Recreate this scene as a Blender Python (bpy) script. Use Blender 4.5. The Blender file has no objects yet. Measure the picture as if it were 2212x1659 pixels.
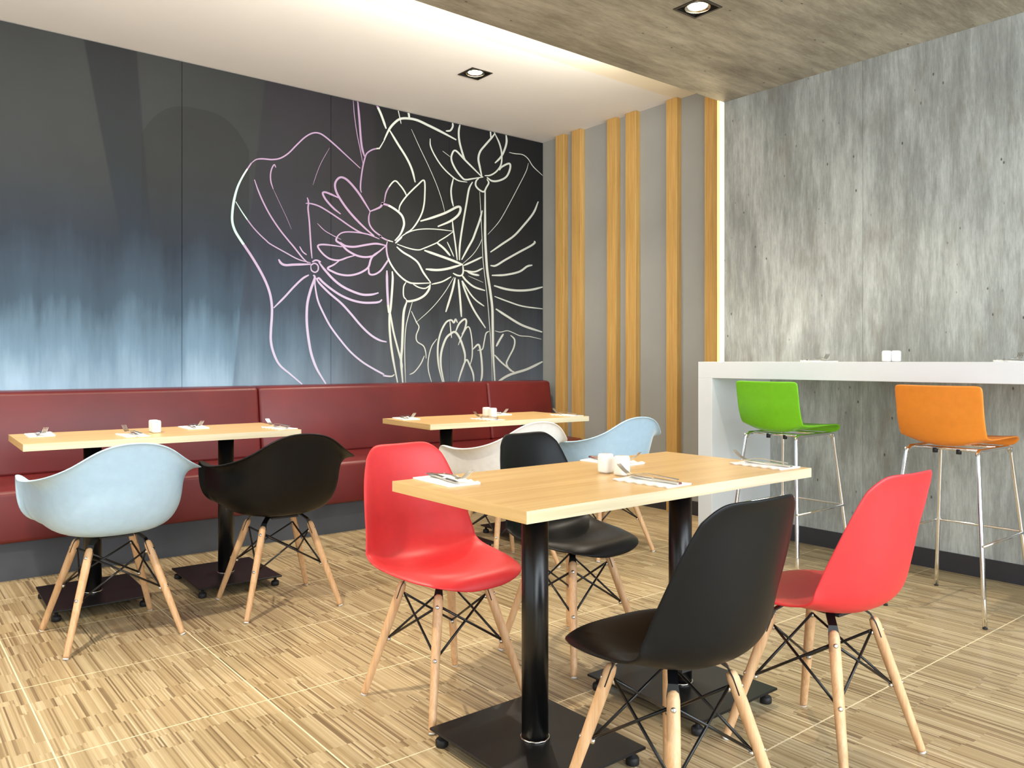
import bpy, bmesh, math, random
from mathutils import Vector, Matrix
random.seed(7)
sc = bpy.context.scene
C = sc.collection
R = math.radians

# ------------------------------------------------------------------ camera
FPX, YAW, HOR, CXP, CAMH = 1731.0, R(51.13), 780.0, 1106.0, 1.11   # pixels of the 2212x1659 frame, metres
cyaw, syaw = math.cos(YAW), math.sin(YAW)
cd = bpy.data.cameras.new('camera'); cam = bpy.data.objects.new('camera', cd); C.objects.link(cam)
cd.sensor_fit = 'HORIZONTAL'; cd.sensor_width = 36.0; cd.lens = FPX / 2212.0 * 36.0
cd.shift_y = -(829.5 - HOR) / 2212.0
cd.clip_start = 0.05
fwd = Vector((cyaw, syaw, 0))
cam.matrix_world = Matrix.Translation((0, 0, CAMH)) @ fwd.to_track_quat('-Z', 'Y').to_matrix().to_4x4()
sc.camera = cam

# ------------------------------------------------------------------ colour management, sky, daylight
sc.view_settings.view_transform = 'Standard'
sc.view_settings.look = 'None'
sc.view_settings.gamma = 1.0
sc.view_settings.use_curve_mapping = False
sc.view_settings.exposure = 0.0
w = bpy.data.worlds.new('sky'); sc.world = w; w.use_nodes = True
bg = w.node_tree.nodes['Background']; bg.inputs[0].default_value = (.80, .90, 1.0, 1); bg.inputs[1].default_value = 1.0

def area(name, loc, direction, sx, sy, watts, col):
    l = bpy.data.lights.new(name, 'AREA'); l.shape = 'RECTANGLE'; l.size = sx; l.size_y = sy
    l.energy = watts; l.color = col
    o = bpy.data.objects.new(name, l); C.objects.link(o)
    o.location = loc; o.rotation_euler = Vector(direction).to_track_quat('-Z', 'Y').to_euler()
    return o
# daylight entering through the two window fronts behind the camera
area('daylight_front', (1.6, -1.72, 1.50), (0, 1, 0), 5.2, 2.3, 262, (.84, .93, 1.0))
area('daylight_side', (-1.92, 1.6, 1.50), (1, 0, 0), 4.6, 2.2, 22, (.92, .96, 1.0))

# unseen warm fill added behind the lowered ceiling's edge to brighten the white ceiling
area('ceiling_fill', (1.0, 3.31, 2.875), (0, 1, -.15), 5.4, .06, 80, (1.0, .94, .82))

# ------------------------------------------------------------------ helpers
def lin(r, g, b):
    f = lambda c: (c / 12.92 if c <= .04045 else ((c + .055) / 1.055) ** 2.4)
    return (f(r / 255), f(g / 255), f(b / 255), 1.0)

class NT:
    def __init__(s, name):
        s.m = bpy.data.materials.new(name); s.m.use_nodes = True
        s.t = s.m.node_tree; s.b = s.t.nodes['Principled BSDF']
    def n(s, kind, **kw):
        x = s.t.nodes.new(kind)
        for k, v in kw.items(): setattr(x, k, v)
        return x
    def put(s, sock, v):
        if isinstance(v, bpy.types.NodeSocket): s.t.links.new(v, sock)
        else: sock.default_value = v
    def math(s, op, a, b=0.0, c=None, clamp=False):
        x = s.n('ShaderNodeMath', operation=op, use_clamp=clamp)
        s.put(x.inputs[0], a); s.put(x.inputs[1], b)
        if c is not None: s.put(x.inputs[2], c)
        return x.outputs[0]
    def mix(s, fac, a, b, blend='MIX'):
        x = s.n('ShaderNodeMix', data_type='RGBA', blend_type=blend)
        s.put(x.inputs[0], fac); s.put(x.inputs[6], a); s.put(x.inputs[7], b)
        return x.outputs[2]
    def pos(s): return s.n('ShaderNodeNewGeometry').outputs['Position']
    def obj(s): return s.n('ShaderNodeTexCoord').outputs['Object']
    def scale(s, v, sc3):
        x = s.n('ShaderNodeVectorMath', operation='MULTIPLY'); s.put(x.inputs[0], v); x.inputs[1].default_value = sc3
        return x.outputs[0]
    def xyz(s, v):
        x = s.n('ShaderNodeSeparateXYZ'); s.put(x.inputs[0], v); return x.outputs
    def vec(s, x, y, z):
        q = s.n('ShaderNodeCombineXYZ'); s.put(q.inputs[0], x); s.put(q.inputs[1], y); s.put(q.inputs[2], z); return q.outputs[0]
    def noise(s, v, scale=1.0, detail=4.0, rough=.55):
        x = s.n('ShaderNodeTexNoise'); s.put(x.inputs['Vector'], v)
        x.inputs['Scale'].default_value = scale; x.inputs['Detail'].default_value = detail; x.inputs['Roughness'].default_value = rough
        return x.outputs[0]
    def white(s, v):
        x = s.n('ShaderNodeTexWhiteNoise', noise_dimensions='3D'); s.put(x.inputs['Vector'], v); return x.outputs['Value']
    def ramp(s, fac, stops):
        x = s.n('ShaderNodeValToRGB'); e = x.color_ramp.elements
        while len(e) < len(stops): e.new(.5)
        for el, (p, c) in zip(e, stops): el.position = p; el.color = c
        s.put(x.inputs[0], fac); return x.outputs[0]
    def map(s, v, a, b, c=0.0, d=1.0, smooth=False):
        x = s.n('ShaderNodeMapRange', interpolation_type='SMOOTHSTEP' if smooth else 'LINEAR')
        s.put(x.inputs[0], v)
        for i, q in enumerate((a, b, c, d)): x.inputs[1 + i].default_value = q
        return x.outputs[0]
    def bump(s, h, strength=.3, dist=.002):
        x = s.n('ShaderNodeBump'); x.inputs['Strength'].default_value = strength; x.inputs['Distance'].default_value = dist
        s.put(x.inputs['Height'], h); s.t.links.new(x.outputs[0], s.b.inputs['Normal'])
    def out(s, col=None, rough=None, metal=None, spec=None, coat=None):
        if col is not None: s.put(s.b.inputs['Base Color'], col)
        if rough is not None: s.put(s.b.inputs['Roughness'], rough)
        if metal is not None: s.put(s.b.inputs['Metallic'], metal)
        if spec is not None: s.put(s.b.inputs['Specular IOR Level'], spec)
        if coat is not None: s.put(s.b.inputs['Coat Weight'], coat)
        return s.m

M = {}
def plain(key, col, rough=.5, metal=0.0, spec=.5, var=.04, vscale=30.0, bump=0.0, bscale=200.0):
    t = NT(key); n = t.noise(t.obj(), vscale, 3)
    k = t.map(n, .3, .7, 1 - var, 1 + var)
    c = t.mix(1.0, col, t.vec(k, k, k), 'MULTIPLY')
    if bump: t.bump(t.noise(t.obj(), bscale, 2), bump, .001)
    M[key] = t.out(c, rough, metal, spec); return M[key]

def emis(key, col, strength):
    t = NT(key); t.put(t.b.inputs['Base Color'], col); t.put(t.b.inputs['Emission Color'], col); t.b.inputs['Emission Strength'].default_value = strength
    M[key] = t.m

plain('grout', lin(236, 222, 186), .8)
plain('white_paint', lin(252, 251, 248), .85, var=.015, vscale=3)
plain('ceiling_glow_tint', lin(250, 242, 222), .85, var=.015, vscale=3)  # warm glow along the white ceiling's edge, put into the paint colour
plain('grey_paint', lin(150, 151, 148), .75, var=.05, vscale=2.0)
plain('wall_plain', lin(225, 222, 214), .85, var=.02, vscale=2)
plain('dark_base', lin(48, 47, 52), .5)
plain('plinth_grey', lin(74, 79, 88), .5, var=.25, vscale=2.5)
plain('black_metal', lin(14, 14, 15), .30, spec=.5, bump=.05)
plain('black_plate', lin(14, 14, 15), .40, spec=.45, bump=.08, bscale=60)
plain('black_rubber', lin(26, 26, 28), .6)
plain('chrome', (.86, .86, .87, 1), .07, 1.0, var=.01)
plain('steel', (.62, .60, .56, 1), .22, 1.0, var=.03)
plain('counter_white', lin(226, 230, 234), .35, var=.012, vscale=4)
plain('plastic_red', lin(212, 50, 54), .42, bump=.04, bscale=900)
plain('plastic_black', lin(10, 11, 13), .42, spec=.25, bump=.05, bscale=900)
plain('plastic_blue', lin(184, 215, 238), .42, bump=.04, bscale=900)
plain('plastic_white', lin(249, 249, 247), .42, bump=.04, bscale=900)
plain('plastic_green', lin(118, 196, 26), .38, bump=.03, bscale=900)
plain('plastic_orange', lin(232, 138, 44), .40, bump=.03, bscale=900)
plain('ceramic', lin(248, 248, 246), .12, var=.01)
plain('ceramic_base', lin(190, 188, 184), .5)
plain('paper', lin(250, 249, 245), .9, var=.02, bump=.15, bscale=120)
plain('glide', lin(225, 225, 222), .5)
plain('frame_black', lin(38, 33, 28), .5)
plain('reflector', (.8, .74, .6, 1), .2, 1.0)
plain('window_frame', lin(70, 70, 72), .4)
emis('lamp_glow', (1, .90, .70, 1), 30.0)
emis('led_glow', (1, .86, .58, 1), 9.0)
t = NT('glass'); t.b.inputs['Transmission Weight'].default_value = 1.0; t.b.inputs['Roughness'].default_value = 0.0; t.b.inputs['IOR'].default_value = 1.45; M['glass'] = t.m

def leather():
    t = NT('red_leather'); p = t.obj()
    n = t.noise(p, 2.2, 3); f = t.noise(p, 420, 3)
    c = t.ramp(n, [(.3, lin(92, 27, 30)), (.7, lin(114, 34, 34))])
    t.bump(f, .12, .0008); M['red_leather'] = t.out(c, .38, 0, .5)
leather()

def wood(key, a, b, axis, rough=.45, dens=55.0):
    t = NT(key); p = t.obj()
    s3 = [dens, dens, dens]; s3[axis] = dens * .035
    g = t.noise(t.scale(p, tuple(s3)), 1.0, 6, .6)
    s4 = [dens * 4, dens * 4, dens * 4]; s4[axis] = dens * .12
    g2 = t.noise(t.scale(p, tuple(s4)), 1.0, 3, .6)
    k = t.math('ADD', t.math('MULTIPLY', g, .7), t.math('MULTIPLY', g2, .3))
    c = t.ramp(k, [(.36, a), (.62, b)])
    t.bump(g2, .06, .0006); M[key] = t.out(c, rough)
wood('oak_top', lin(206, 164, 104), lin(224, 187, 128), 0, .33, 16)
wood('oak_edge', lin(214, 196, 156), lin(234, 221, 190), 0, .5, 20)  # pale edging, with daylight on the long sides put into the colour
wood('slat_wood', lin(180, 138, 74), lin(205, 166, 98), 2, .45, 60)
wood('beech', lin(205, 158, 112), lin(226, 186, 142), 2, .42, 60)

def concrete(key, u, v, base, stretch=1.0):
    # u: axis index across the streaks, v: axis along the streaks
    t = NT(key); p = t.pos()
    def sv(a, b):
        q = [1.0, 1.0, 1.0]; q[u] = a; q[v] = b; return t.scale(p, tuple(q))
    big = t.noise(sv(3.2, 1.1), 1.0, 5, .6)
    mid = t.noise(sv(18, 2.8), 1.0, 9, .70)
    fine = t.noise(sv(150, 16), 1.0, 6, .75)
    k = t.math('ADD', t.math('ADD', t.math('MULTIPLY', big, .38), t.math('MULTIPLY', mid, .38)), t.math('MULTIPLY', fine, .24))
    c = t.ramp(k, [(.36, lin(*base[0])), (.48, lin(*base[1])), (.56, lin(*base[2])), (.66, lin(*base[3]))])
    br = t.noise(sv(5, 2.0), 1.7, 3)
    c = t.mix(t.map(br, .56, .74, 0, .40), c, lin(128, 118, 100))
    vo = t.n('ShaderNodeTexVoronoi'); t.put(vo.inputs['Vector'], sv(17, 9)); vo.inputs['Scale'].default_value = 1.0
    gate = t.noise(sv(4, 4), 2.3, 2)
    pit = t.math('MULTIPLY', t.map(vo.outputs['Distance'], .055, .095, 1, 0), t.map(gate, .44, .54, 0, 1))
    c = t.mix(t.math('MULTIPLY', pit, .8), c, lin(62, 58, 52))
    t.bump(t.math('SUBTRACT', k, t.math('MULTIPLY', pit, .6)), .25, .004)
    M[key] = t.out(c, .7, 0, .35)
concrete('concrete_wall', 1, 2, ((128, 130, 126), (160, 163, 159), (188, 192, 188), (214, 218, 214)))
concrete('concrete_ceiling', 1, 0, ((118, 111, 97), (154, 147, 129), (178, 171, 152), (200, 193, 174)))

def floor_mat():
    t = NT('floor_tile'); x, y, z = t.xyz(t.pos())
    st = t.math('FLOOR', t.math('MULTIPLY', x, 185.0))
    grp = t.math('FLOOR', t.math('MULTIPLY', x, 8.0))
    y2 = t.math('ADD', y, t.math('MULTIPLY', t.white(t.vec(grp, 3.1, 0.0)), .9))
    # rows: a long bar followed by a short one, the joints shared by a group of neighbouring bars
    per = t.math('MULTIPLY', y2, 3.1)
    row = t.math('FLOOR', per); fr = t.math('FRACT', per)
    cut = t.math('MULTIPLY_ADD', t.white(t.vec(grp, row, 4.0)), .30, .58)
    jit = t.math('MULTIPLY', t.math('SUBTRACT', t.white(t.vec(st, row, 6.0)), .5), .07)
    sub = t.math('GREATER_THAN', t.math('ADD', fr, jit), cut)
    a = t.white(t.vec(st, t.math('MULTIPLY_ADD', row, 2.0, sub), 1.0))
    base = t.ramp(a, [(0.0, lin(124, 104, 76)), (.14, lin(148, 126, 93)), (.28, lin(174, 152, 114)), (.60, lin(185, 164, 126)), (.85, lin(194, 175, 138)), (1.0, lin(208, 191, 156))])
    blk = t.white(t.vec(t.math('FLOOR', t.math('MULTIPLY', x, 36.0)), t.math('MULTIPLY_ADD', row, 2.0, sub), 2.0))
    base = t.mix(t.math('MULTIPLY', t.math('GREATER_THAN', blk, .88), .50), base, lin(206, 186, 146))
    base = t.mix(t.math('MULTIPLY', t.math('LESS_THAN', blk, .10), .35), base, lin(150, 126, 88))
    thin = t.noise(t.vec(t.math('MULTIPLY', x, 420.0), t.math('MULTIPLY', y, 5.0), 0.0), 1.0, 2)
    base = t.mix(t.map(thin, .52, .72, 0, .32), base, lin(138, 115, 80))
    t.bump(thin, .05, .0006)
    M['floor_tile'] = t.out(base, .34, 0, .42)
floor_mat()

# ------------------------------------------------------------------ pixel -> place (directions from the photo; distance from the wall the point lies on)
WX_SLAT, WX_CONC, WY_MURAL = 4.65, 4.46, 5.332
Z_CEIL, Z_LOW, Y_LOW = 3.036, 2.837, 3.279
def on_mural(px, py):
    k = (px - CXP) / FPX; d = WY_MURAL / (syaw - k * cyaw)
    return d * (cyaw + k * syaw), CAMH - (py - HOR) * d / FPX

def mural_mat():
    t = NT('mural_print'); x, y, z = t.xyz(t.pos())
    st = t.noise(t.vec(t.math('MULTIPLY', x, 5.0), 0.0, t.math('MULTIPLY', z, .7)), 1.0, 5, .6)
    fs = t.noise(t.vec(t.math('MULTIPLY', x, 26.0), 0.0, t.math('MULTIPLY', z, 1.6)), 1.0, 4, .65)
    zz = t.math('ADD', z, t.math('ADD', t.math('MULTIPLY', t.math('SUBTRACT', st, .5), -.55), t.math('MULTIPLY', t.math('SUBTRACT', fs, .5), -.13)))
    g = t.map(zz, .55, 3.1, 0, 1)
    left = t.ramp(g, [(0.0, lin(186, 208, 226)), (.15, lin(152, 180, 204)), (.24, lin(108, 136, 160)), (.36, lin(60, 78, 95)), (.52, lin(35, 44, 57)), (.70, lin(30, 35, 39)), (1.0, lin(31, 32, 34))])
    right = t.ramp(g, [(0.0, lin(112, 120, 132)), (.2, lin(80, 86, 94)), (.4, lin(48, 51, 55)), (.7, lin(34, 35, 35)), (1.0, lin(28, 29, 32))])
    c = t.mix(t.map(x, 2.1, 3.1, 0, 1, True), left, right)
    # tinted overlapping shapes of the print
    def edge(pa, pb, soft=.006):
        (xa, za), (xb, zb) = on_mural(*pa), on_mural(*pb)
        s = (xb - xa) / (zb - za)
        return t.map(t.math('SUBTRACT', x, t.math('MULTIPLY_ADD', z, s, xa - s * za)), -soft, soft, 0, 1)
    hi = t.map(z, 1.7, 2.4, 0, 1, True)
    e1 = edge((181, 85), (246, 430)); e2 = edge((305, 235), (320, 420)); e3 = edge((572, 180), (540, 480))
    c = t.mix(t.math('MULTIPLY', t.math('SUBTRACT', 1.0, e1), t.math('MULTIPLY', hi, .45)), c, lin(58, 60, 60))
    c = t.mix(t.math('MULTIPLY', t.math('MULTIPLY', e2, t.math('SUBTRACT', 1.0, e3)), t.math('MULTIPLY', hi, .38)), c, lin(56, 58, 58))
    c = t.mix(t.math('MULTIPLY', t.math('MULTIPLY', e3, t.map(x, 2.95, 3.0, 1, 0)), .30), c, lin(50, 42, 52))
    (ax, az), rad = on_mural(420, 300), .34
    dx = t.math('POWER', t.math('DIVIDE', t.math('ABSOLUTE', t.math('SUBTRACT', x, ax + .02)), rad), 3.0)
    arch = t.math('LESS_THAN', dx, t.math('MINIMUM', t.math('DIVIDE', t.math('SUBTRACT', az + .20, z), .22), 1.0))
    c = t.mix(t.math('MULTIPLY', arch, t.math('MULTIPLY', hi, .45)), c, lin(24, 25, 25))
    sh = t.map(t.noise(t.pos(), 1.6, 3), .3, .7, .9, 1.1)
    c = t.mix(1.0, c, t.vec(sh, sh, sh), 'MULTIPLY')
    t.bump(fs, .03, .001)
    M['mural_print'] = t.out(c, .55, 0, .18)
mural_mat()
t = NT('mural_line'); at = t.n('ShaderNodeVertexColor'); at.layer_name = 'tint'; M['mural_line'] = t.out(at.outputs[0], .5, 0, .3)

# ------------------------------------------------------------------ mesh helpers
def link(name, me, mat=None, parent=None):
    o = bpy.data.objects.new(name, me); C.objects.link(o)
    if mat: me.materials.clear(); me.materials.append(M[mat])
    if parent: o.parent = parent
    return o
def tag(o, label=None, cat=None, group=None, kind=None):
    if label: o['label'] = label
    if cat: o['category'] = cat
    if group: o['group'] = group
    if kind: o['kind'] = kind
    return o
def empty(name, loc, rz=0.0):
    o = bpy.data.objects.new(name, None); C.objects.link(o); o.location = loc; o.rotation_euler = (0, 0, rz)
    o.empty_display_size = .1
    return o
def bm_mesh(bm, name, smooth=False):
    bmesh.ops.recalc_face_normals(bm, faces=bm.faces)
    me = bpy.data.meshes.new(name); bm.to_mesh(me); bm.free()
    if smooth:
        for p in me.polygons: p.use_smooth = True
    return me
def add_box(bm, x0, x1, y0, y1, z0, z1):
    v = [bm.verts.new((x, y, z)) for z in (z0, z1) for y in (y0, y1) for x in (x0, x1)]
    for f in ((0, 1, 3, 2), (4, 6, 7, 5), (0, 4, 5, 1), (2, 3, 7, 6), (0, 2, 6, 4), (1, 5, 7, 3)): bm.faces.new([v[i] for i in f])
def box(name, x0, x1, y0, y1, z0, z1, mat, parent=None, bevel=0.0, seg=2):
    bm = bmesh.new(); add_box(bm, x0, x1, y0, y1, z0, z1)
    if bevel: bmesh.ops.bevel(bm, geom=bm.edges[:], offset=bevel, segments=seg, affect='EDGES', profile=.5)
    return link(name, bm_mesh(bm, name), mat, parent)
def frame_for(d):
    d = d.normalized(); a = Vector((0, 0, 1)) if abs(d.z) < .9 else Vector((1, 0, 0))
    u = d.cross(a).normalized(); return u, d.cross(u).normalized()
def tube(bm, pts, rad, n=10, caps=True):
    pts = [Vector(p) for p in pts]; rad = rad if isinstance(rad, (list, tuple)) else [rad] * len(pts)
    rings = []; u = None
    for i, p in enumerate(pts):
        d = (pts[min(i + 1, len(pts) - 1)] - pts[max(i - 1, 0)]).normalized()
        if u is None: u, w_ = frame_for(d)
        else:
            u = (u - d * u.dot(d)).normalized(); w_ = d.cross(u)
        rings.append([bm.verts.new(p + (u * math.cos(2 * math.pi * k / n) + w_ * math.sin(2 * math.pi * k / n)) * rad[i]) for k in range(n)])
    for a, b in zip(rings, rings[1:]):
        for k in range(n): bm.faces.new((a[k], a[(k + 1) % n], b[(k + 1) % n], b[k]))
    if caps: bm.faces.new(rings[0][::-1]); bm.faces.new(rings[-1])
def tube_mesh(name, pts, rad, n=10, smooth=True):
    bm = bmesh.new(); tube(bm, pts, rad, n); return bm_mesh(bm, name, smooth)
def catmull(P, n):
    P = [Vector(p) for p in P]; out = []
    Q = [P[0] * 2 - P[1]] + P + [P[-1] * 2 - P[-2]]
    for i in range(1, len(Q) - 2):
        for k in range(n):
            s = k / n; a, b, c, d = Q[i - 1], Q[i], Q[i + 1], Q[i + 2]
            out.append(.5 * ((2 * b) + (c - a) * s + (2 * a - 5 * b + 4 * c - d) * s * s + (3 * b - a - 3 * c + d) * s ** 3))
    out.append(P[-1]); return out
def interp(tab, b):
    # smooth (monotone-ish cubic) interpolation of rows (b, v0, v1, ...)
    if b <= tab[0][0]: return tab[0][1:]
    if b >= tab[-1][0]: return tab[-1][1:]
    for i in range(len(tab) - 1):
        if tab[i][0] <= b <= tab[i + 1][0]: break
    p0, p1, p2, p3 = tab[max(i - 1, 0)], tab[i], tab[i + 1], tab[min(i + 2, len(tab) - 1)]
    s = (b - p1[0]) / (p2[0] - p1[0]); out = []
    for j in range(1, len(p1)):
        m1 = (p2[j] - p0[j]) / max(p2[0] - p0[0], 1e-6) * (p2[0] - p1[0]); m2 = (p3[j] - p1[j]) / max(p3[0] - p1[0], 1e-6) * (p2[0] - p1[0])
        out.append((2 * s ** 3 - 3 * s * s + 1) * p1[j] + (s ** 3 - 2 * s * s + s) * m1 + (-2 * s ** 3 + 3 * s * s) * p2[j] + (s ** 3 - s * s) * m2)
    return out
def copy_tree(o, parent=None):
    c = o.copy(); C.objects.link(c)
    if parent is not None: c.parent = parent
    for ch in list(o.children): copy_tree(ch, c)
    return c
def recolour(o, key):
    o.data = o.data.copy(); o.data.materials.clear(); o.data.materials.append(M[key])

# ------------------------------------------------------------------ the room
X0, Y0 = -2.0, -1.8                       # side and window walls behind the camera
floor = tag(box('floor', X0, WX_SLAT + .1, Y0, WY_MURAL + .1, -.12, -.0006, 'grout'), kind='structure')
TS, GX, GY = .612, .413, 3.771            # tile pitch and joint positions
bm = bmesh.new(); h = TS / 2 - .0018; add_box(bm, -h, h, -h, h, -.012, 0)
bmesh.ops.bevel(bm, geom=[e for e in bm.edges if all(v.co.z > -.001 for v in e.verts)], offset=.0012, segments=1, affect='EDGES')
tile_me = bm_mesh(bm, 'tile'); tile_me.materials.append(M['floor_tile'])
def clipped_tile(x0, x1, y0, y1):
    bm = bmesh.new(); add_box(bm, x0, x1, y0, y1, -.012, 0); me = bm_mesh(bm, 'tile'); me.materials.append(M['floor_tile']); return me
for i in range(-5, 9):
    for j in range(-10, 4):
        x0, y0 = GX + i * TS, GY + j * TS
        x1, y1 = x0 + TS, y0 + TS
        a0, a1, b0, b1 = max(x0, X0), min(x1, WX_SLAT), max(y0, Y0), min(y1, WY_MURAL)
        if a1 - a0 < .02 or b1 - b0 < .02: continue
        full = a1 - a0 > TS - 1e-4 and b1 - b0 > TS - 1e-4
        if full: o = link('tile', tile_me, None, floor); o.location = (x0 + TS / 2, y0 + TS / 2, 0)
        else: link('tile', clipped_tile(a0 + .0018, a1 - .0018, b0 + .0018, b1 - .0018), None, floor)

def slab(name, x0, x1, y0, y1, z0, z1, holes, mat):
    xs = sorted({x0, x1, *[q for h_ in holes for q in h_[:2]]}); ys = sorted({y0, y1, *[q for h_ in holes for q in h_[2:]]})
    bm = bmesh.new()
    for a, b in zip(xs, xs[1:]):
        for c, d in zip(ys, ys[1:]):
            if any(a >= h_[0] - 1e-6 and b <= h_[1] + 1e-6 and c >= h_[2] - 1e-6 and d <= h_[3] + 1e-6 for h_ in holes): continue
            add_box(bm, a, b, c, d, z0, z1)
    return tag(link(name, bm_mesh(bm, name), mat), kind='structure')
DL = .168
low_spots = [(3.165, 2.48), (0.0, 2.48)]
high_spots = [(3.177, 4.334), (0.0, 4.334)]
hole = lambda s: (s[0] - DL / 2 + .006, s[0] + DL / 2 - .006, s[1] - DL / 2 + .006, s[1] + DL / 2 - .006)
slab('ceiling', X0, WX_SLAT + .1, 3.83, WY_MURAL + .1, Z_CEIL, Z_CEIL + .12, [hole(s) for s in high_spots], 'white_paint')
slab('ceiling_strip', X0, WX_SLAT + .1, Y_LOW - .1, 3.83, Z_CEIL, Z_CEIL + .12, [], 'ceiling_glow_tint')
slab('ceiling_concrete', X0, WX_SLAT + .1, Y0, Y_LOW, Z_LOW, Z_CEIL, [hole(s) for s in low_spots], 'concrete_ceiling')

# mural wall: backing plus printed panels
wall_left = tag(box('wall_left', X0, WX_SLAT + .1, WY_MURAL + .012, WY_MURAL + .12, 0, Z_CEIL, 'dark_base'), kind='structure')
pe = [4.65, 3.651, 2.617, 1.578, .54, -.50, -1.54, X0]
for a, b in zip(pe, pe[1:]):
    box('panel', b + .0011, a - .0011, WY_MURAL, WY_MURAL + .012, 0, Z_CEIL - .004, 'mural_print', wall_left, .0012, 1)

# slat wall
wall_far = tag(box('wall_far', WX_SLAT, WX_SLAT + .1, 2.9, WY_MURAL + .1, 0, Z_CEIL, 'grey_paint'), kind='structure')
def y_at(px, X):
    k = (px - CXP) / FPX; return X / (cyaw + k * syaw) * (syaw - k * cyaw)
for pa, pb in ((1200, 1217.5), (1235, 1253.6), (1310.7, 1330.5), (1351, 1373.2), (1439, 1462), (1522, 1549)):
    yb, ya = y_at(pa, WX_SLAT - .05), y_at(pb, WX_SLAT - .05)
    top = Z_LOW - .001 if ya < Y_LOW else Z_CEIL - .001
    box('slat', WX_SLAT - .05, WX_SLAT, ya, yb, 0.0, top, 'slat_wood', wall_far, .0015, 1)
tag(box('baseboard_far', WX_SLAT - .012, WX_SLAT, 3.30, 4.66, 0, .10, 'dark_base'), kind='structure')

# concrete wall with panels
wall_right = tag(box('wall_right', WX_CONC + .02, WX_SLAT + .1, Y0, Y_LOW - .03, 0, Z_LOW, 'dark_base'), kind='structure')
ce = [Y_LOW, 2.322, 1.36, .40, -.56, -1.52, Y0]
for a, b in zip(ce, ce[1:]):
    box('panel', WX_CONC, WX_CONC + .02, b + .0007, a - .0007, 0.0, Z_LOW, 'concrete_wall', wall_right, .0008, 1)
tag(box('baseboard_right', WX_CONC - .012, WX_CONC, Y0, 2.924, 0, .10, 'dark_base'), kind='structure')

# walls behind the camera with the windows that let the daylight in
def win_wall(name, axis, at_, a0, a1, w0, w1, z0, z1, zt, wname):
    bm = bmesh.new()
    def bx(p0, p1, q0, q1):
        if axis == 'y': add_box(bm, p0, p1, at_ - .12, at_, q0, q1)
        else: add_box(bm, at_ - .12, at_, p0, p1, q0, q1)
    bx(a0, a1, 0, z0); bx(a0, a1, z1, zt); bx(a0, w0, z0, z1); bx(w1, a1, z0, z1)
    tag(link(name, bm_mesh(bm, name), 'wall_plain'), kind='structure')
    bm = bmesh.new(); n = 4
    def fx(p0, p1, q0, q1):
        if axis == 'y': add_box(bm, p0, p1, at_ - .10, at_ - .05, q0, q1)
        else: add_box(bm, at_ - .10, at_ - .05, p0, p1, q0, q1)
    fx(w0, w1, z0, z0 + .05); fx(w0, w1, z1 - .05, z1)
    for i in range(n + 1):
        q = w0 + (w1 - w0 - .05) * i / n; fx(q, q + .05, z0 + .05, z1 - .05)
    wn = tag(link(wname, bm_mesh(bm, wname), 'window_frame'), kind='structure')
    for i in range(n):
        q0 = w0 + (w1 - w0 - .05) * i / n + .05; q1 = w0 + (w1 - w0 - .05) * (i + 1) / n
        if axis == 'y': box('pane', q0, q1, at_ - .08, at_ - .072, z0 + .05, z1 - .05, 'glass', wn)
        else: box('pane', at_ - .08, at_ - .072, q0, q1, z0 + .05, z1 - .05, 'glass', wn)
win_wall('wall_front', 'y', Y0, X0, WX_SLAT + .1, -1.0, 4.25, .35, 2.65, Z_LOW, 'window_1')
win_wall('wall_side', 'x', X0, Y0, WY_MURAL + .1, -.70, 3.90, .40, 2.60, Z_CEIL, 'window_2')

# hidden warm light strip in the gap beside the concrete panel
led = box('light_strip', WX_SLAT - .016, WX_SLAT - .002, y_at(1565, WX_SLAT) - .05, y_at(1554, WX_SLAT - .01), .05, Z_CEIL - .006, 'led_glow')
tag(led, 'glowing warm white vertical light strip between last wooden slat and concrete wall', 'light strip')

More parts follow.
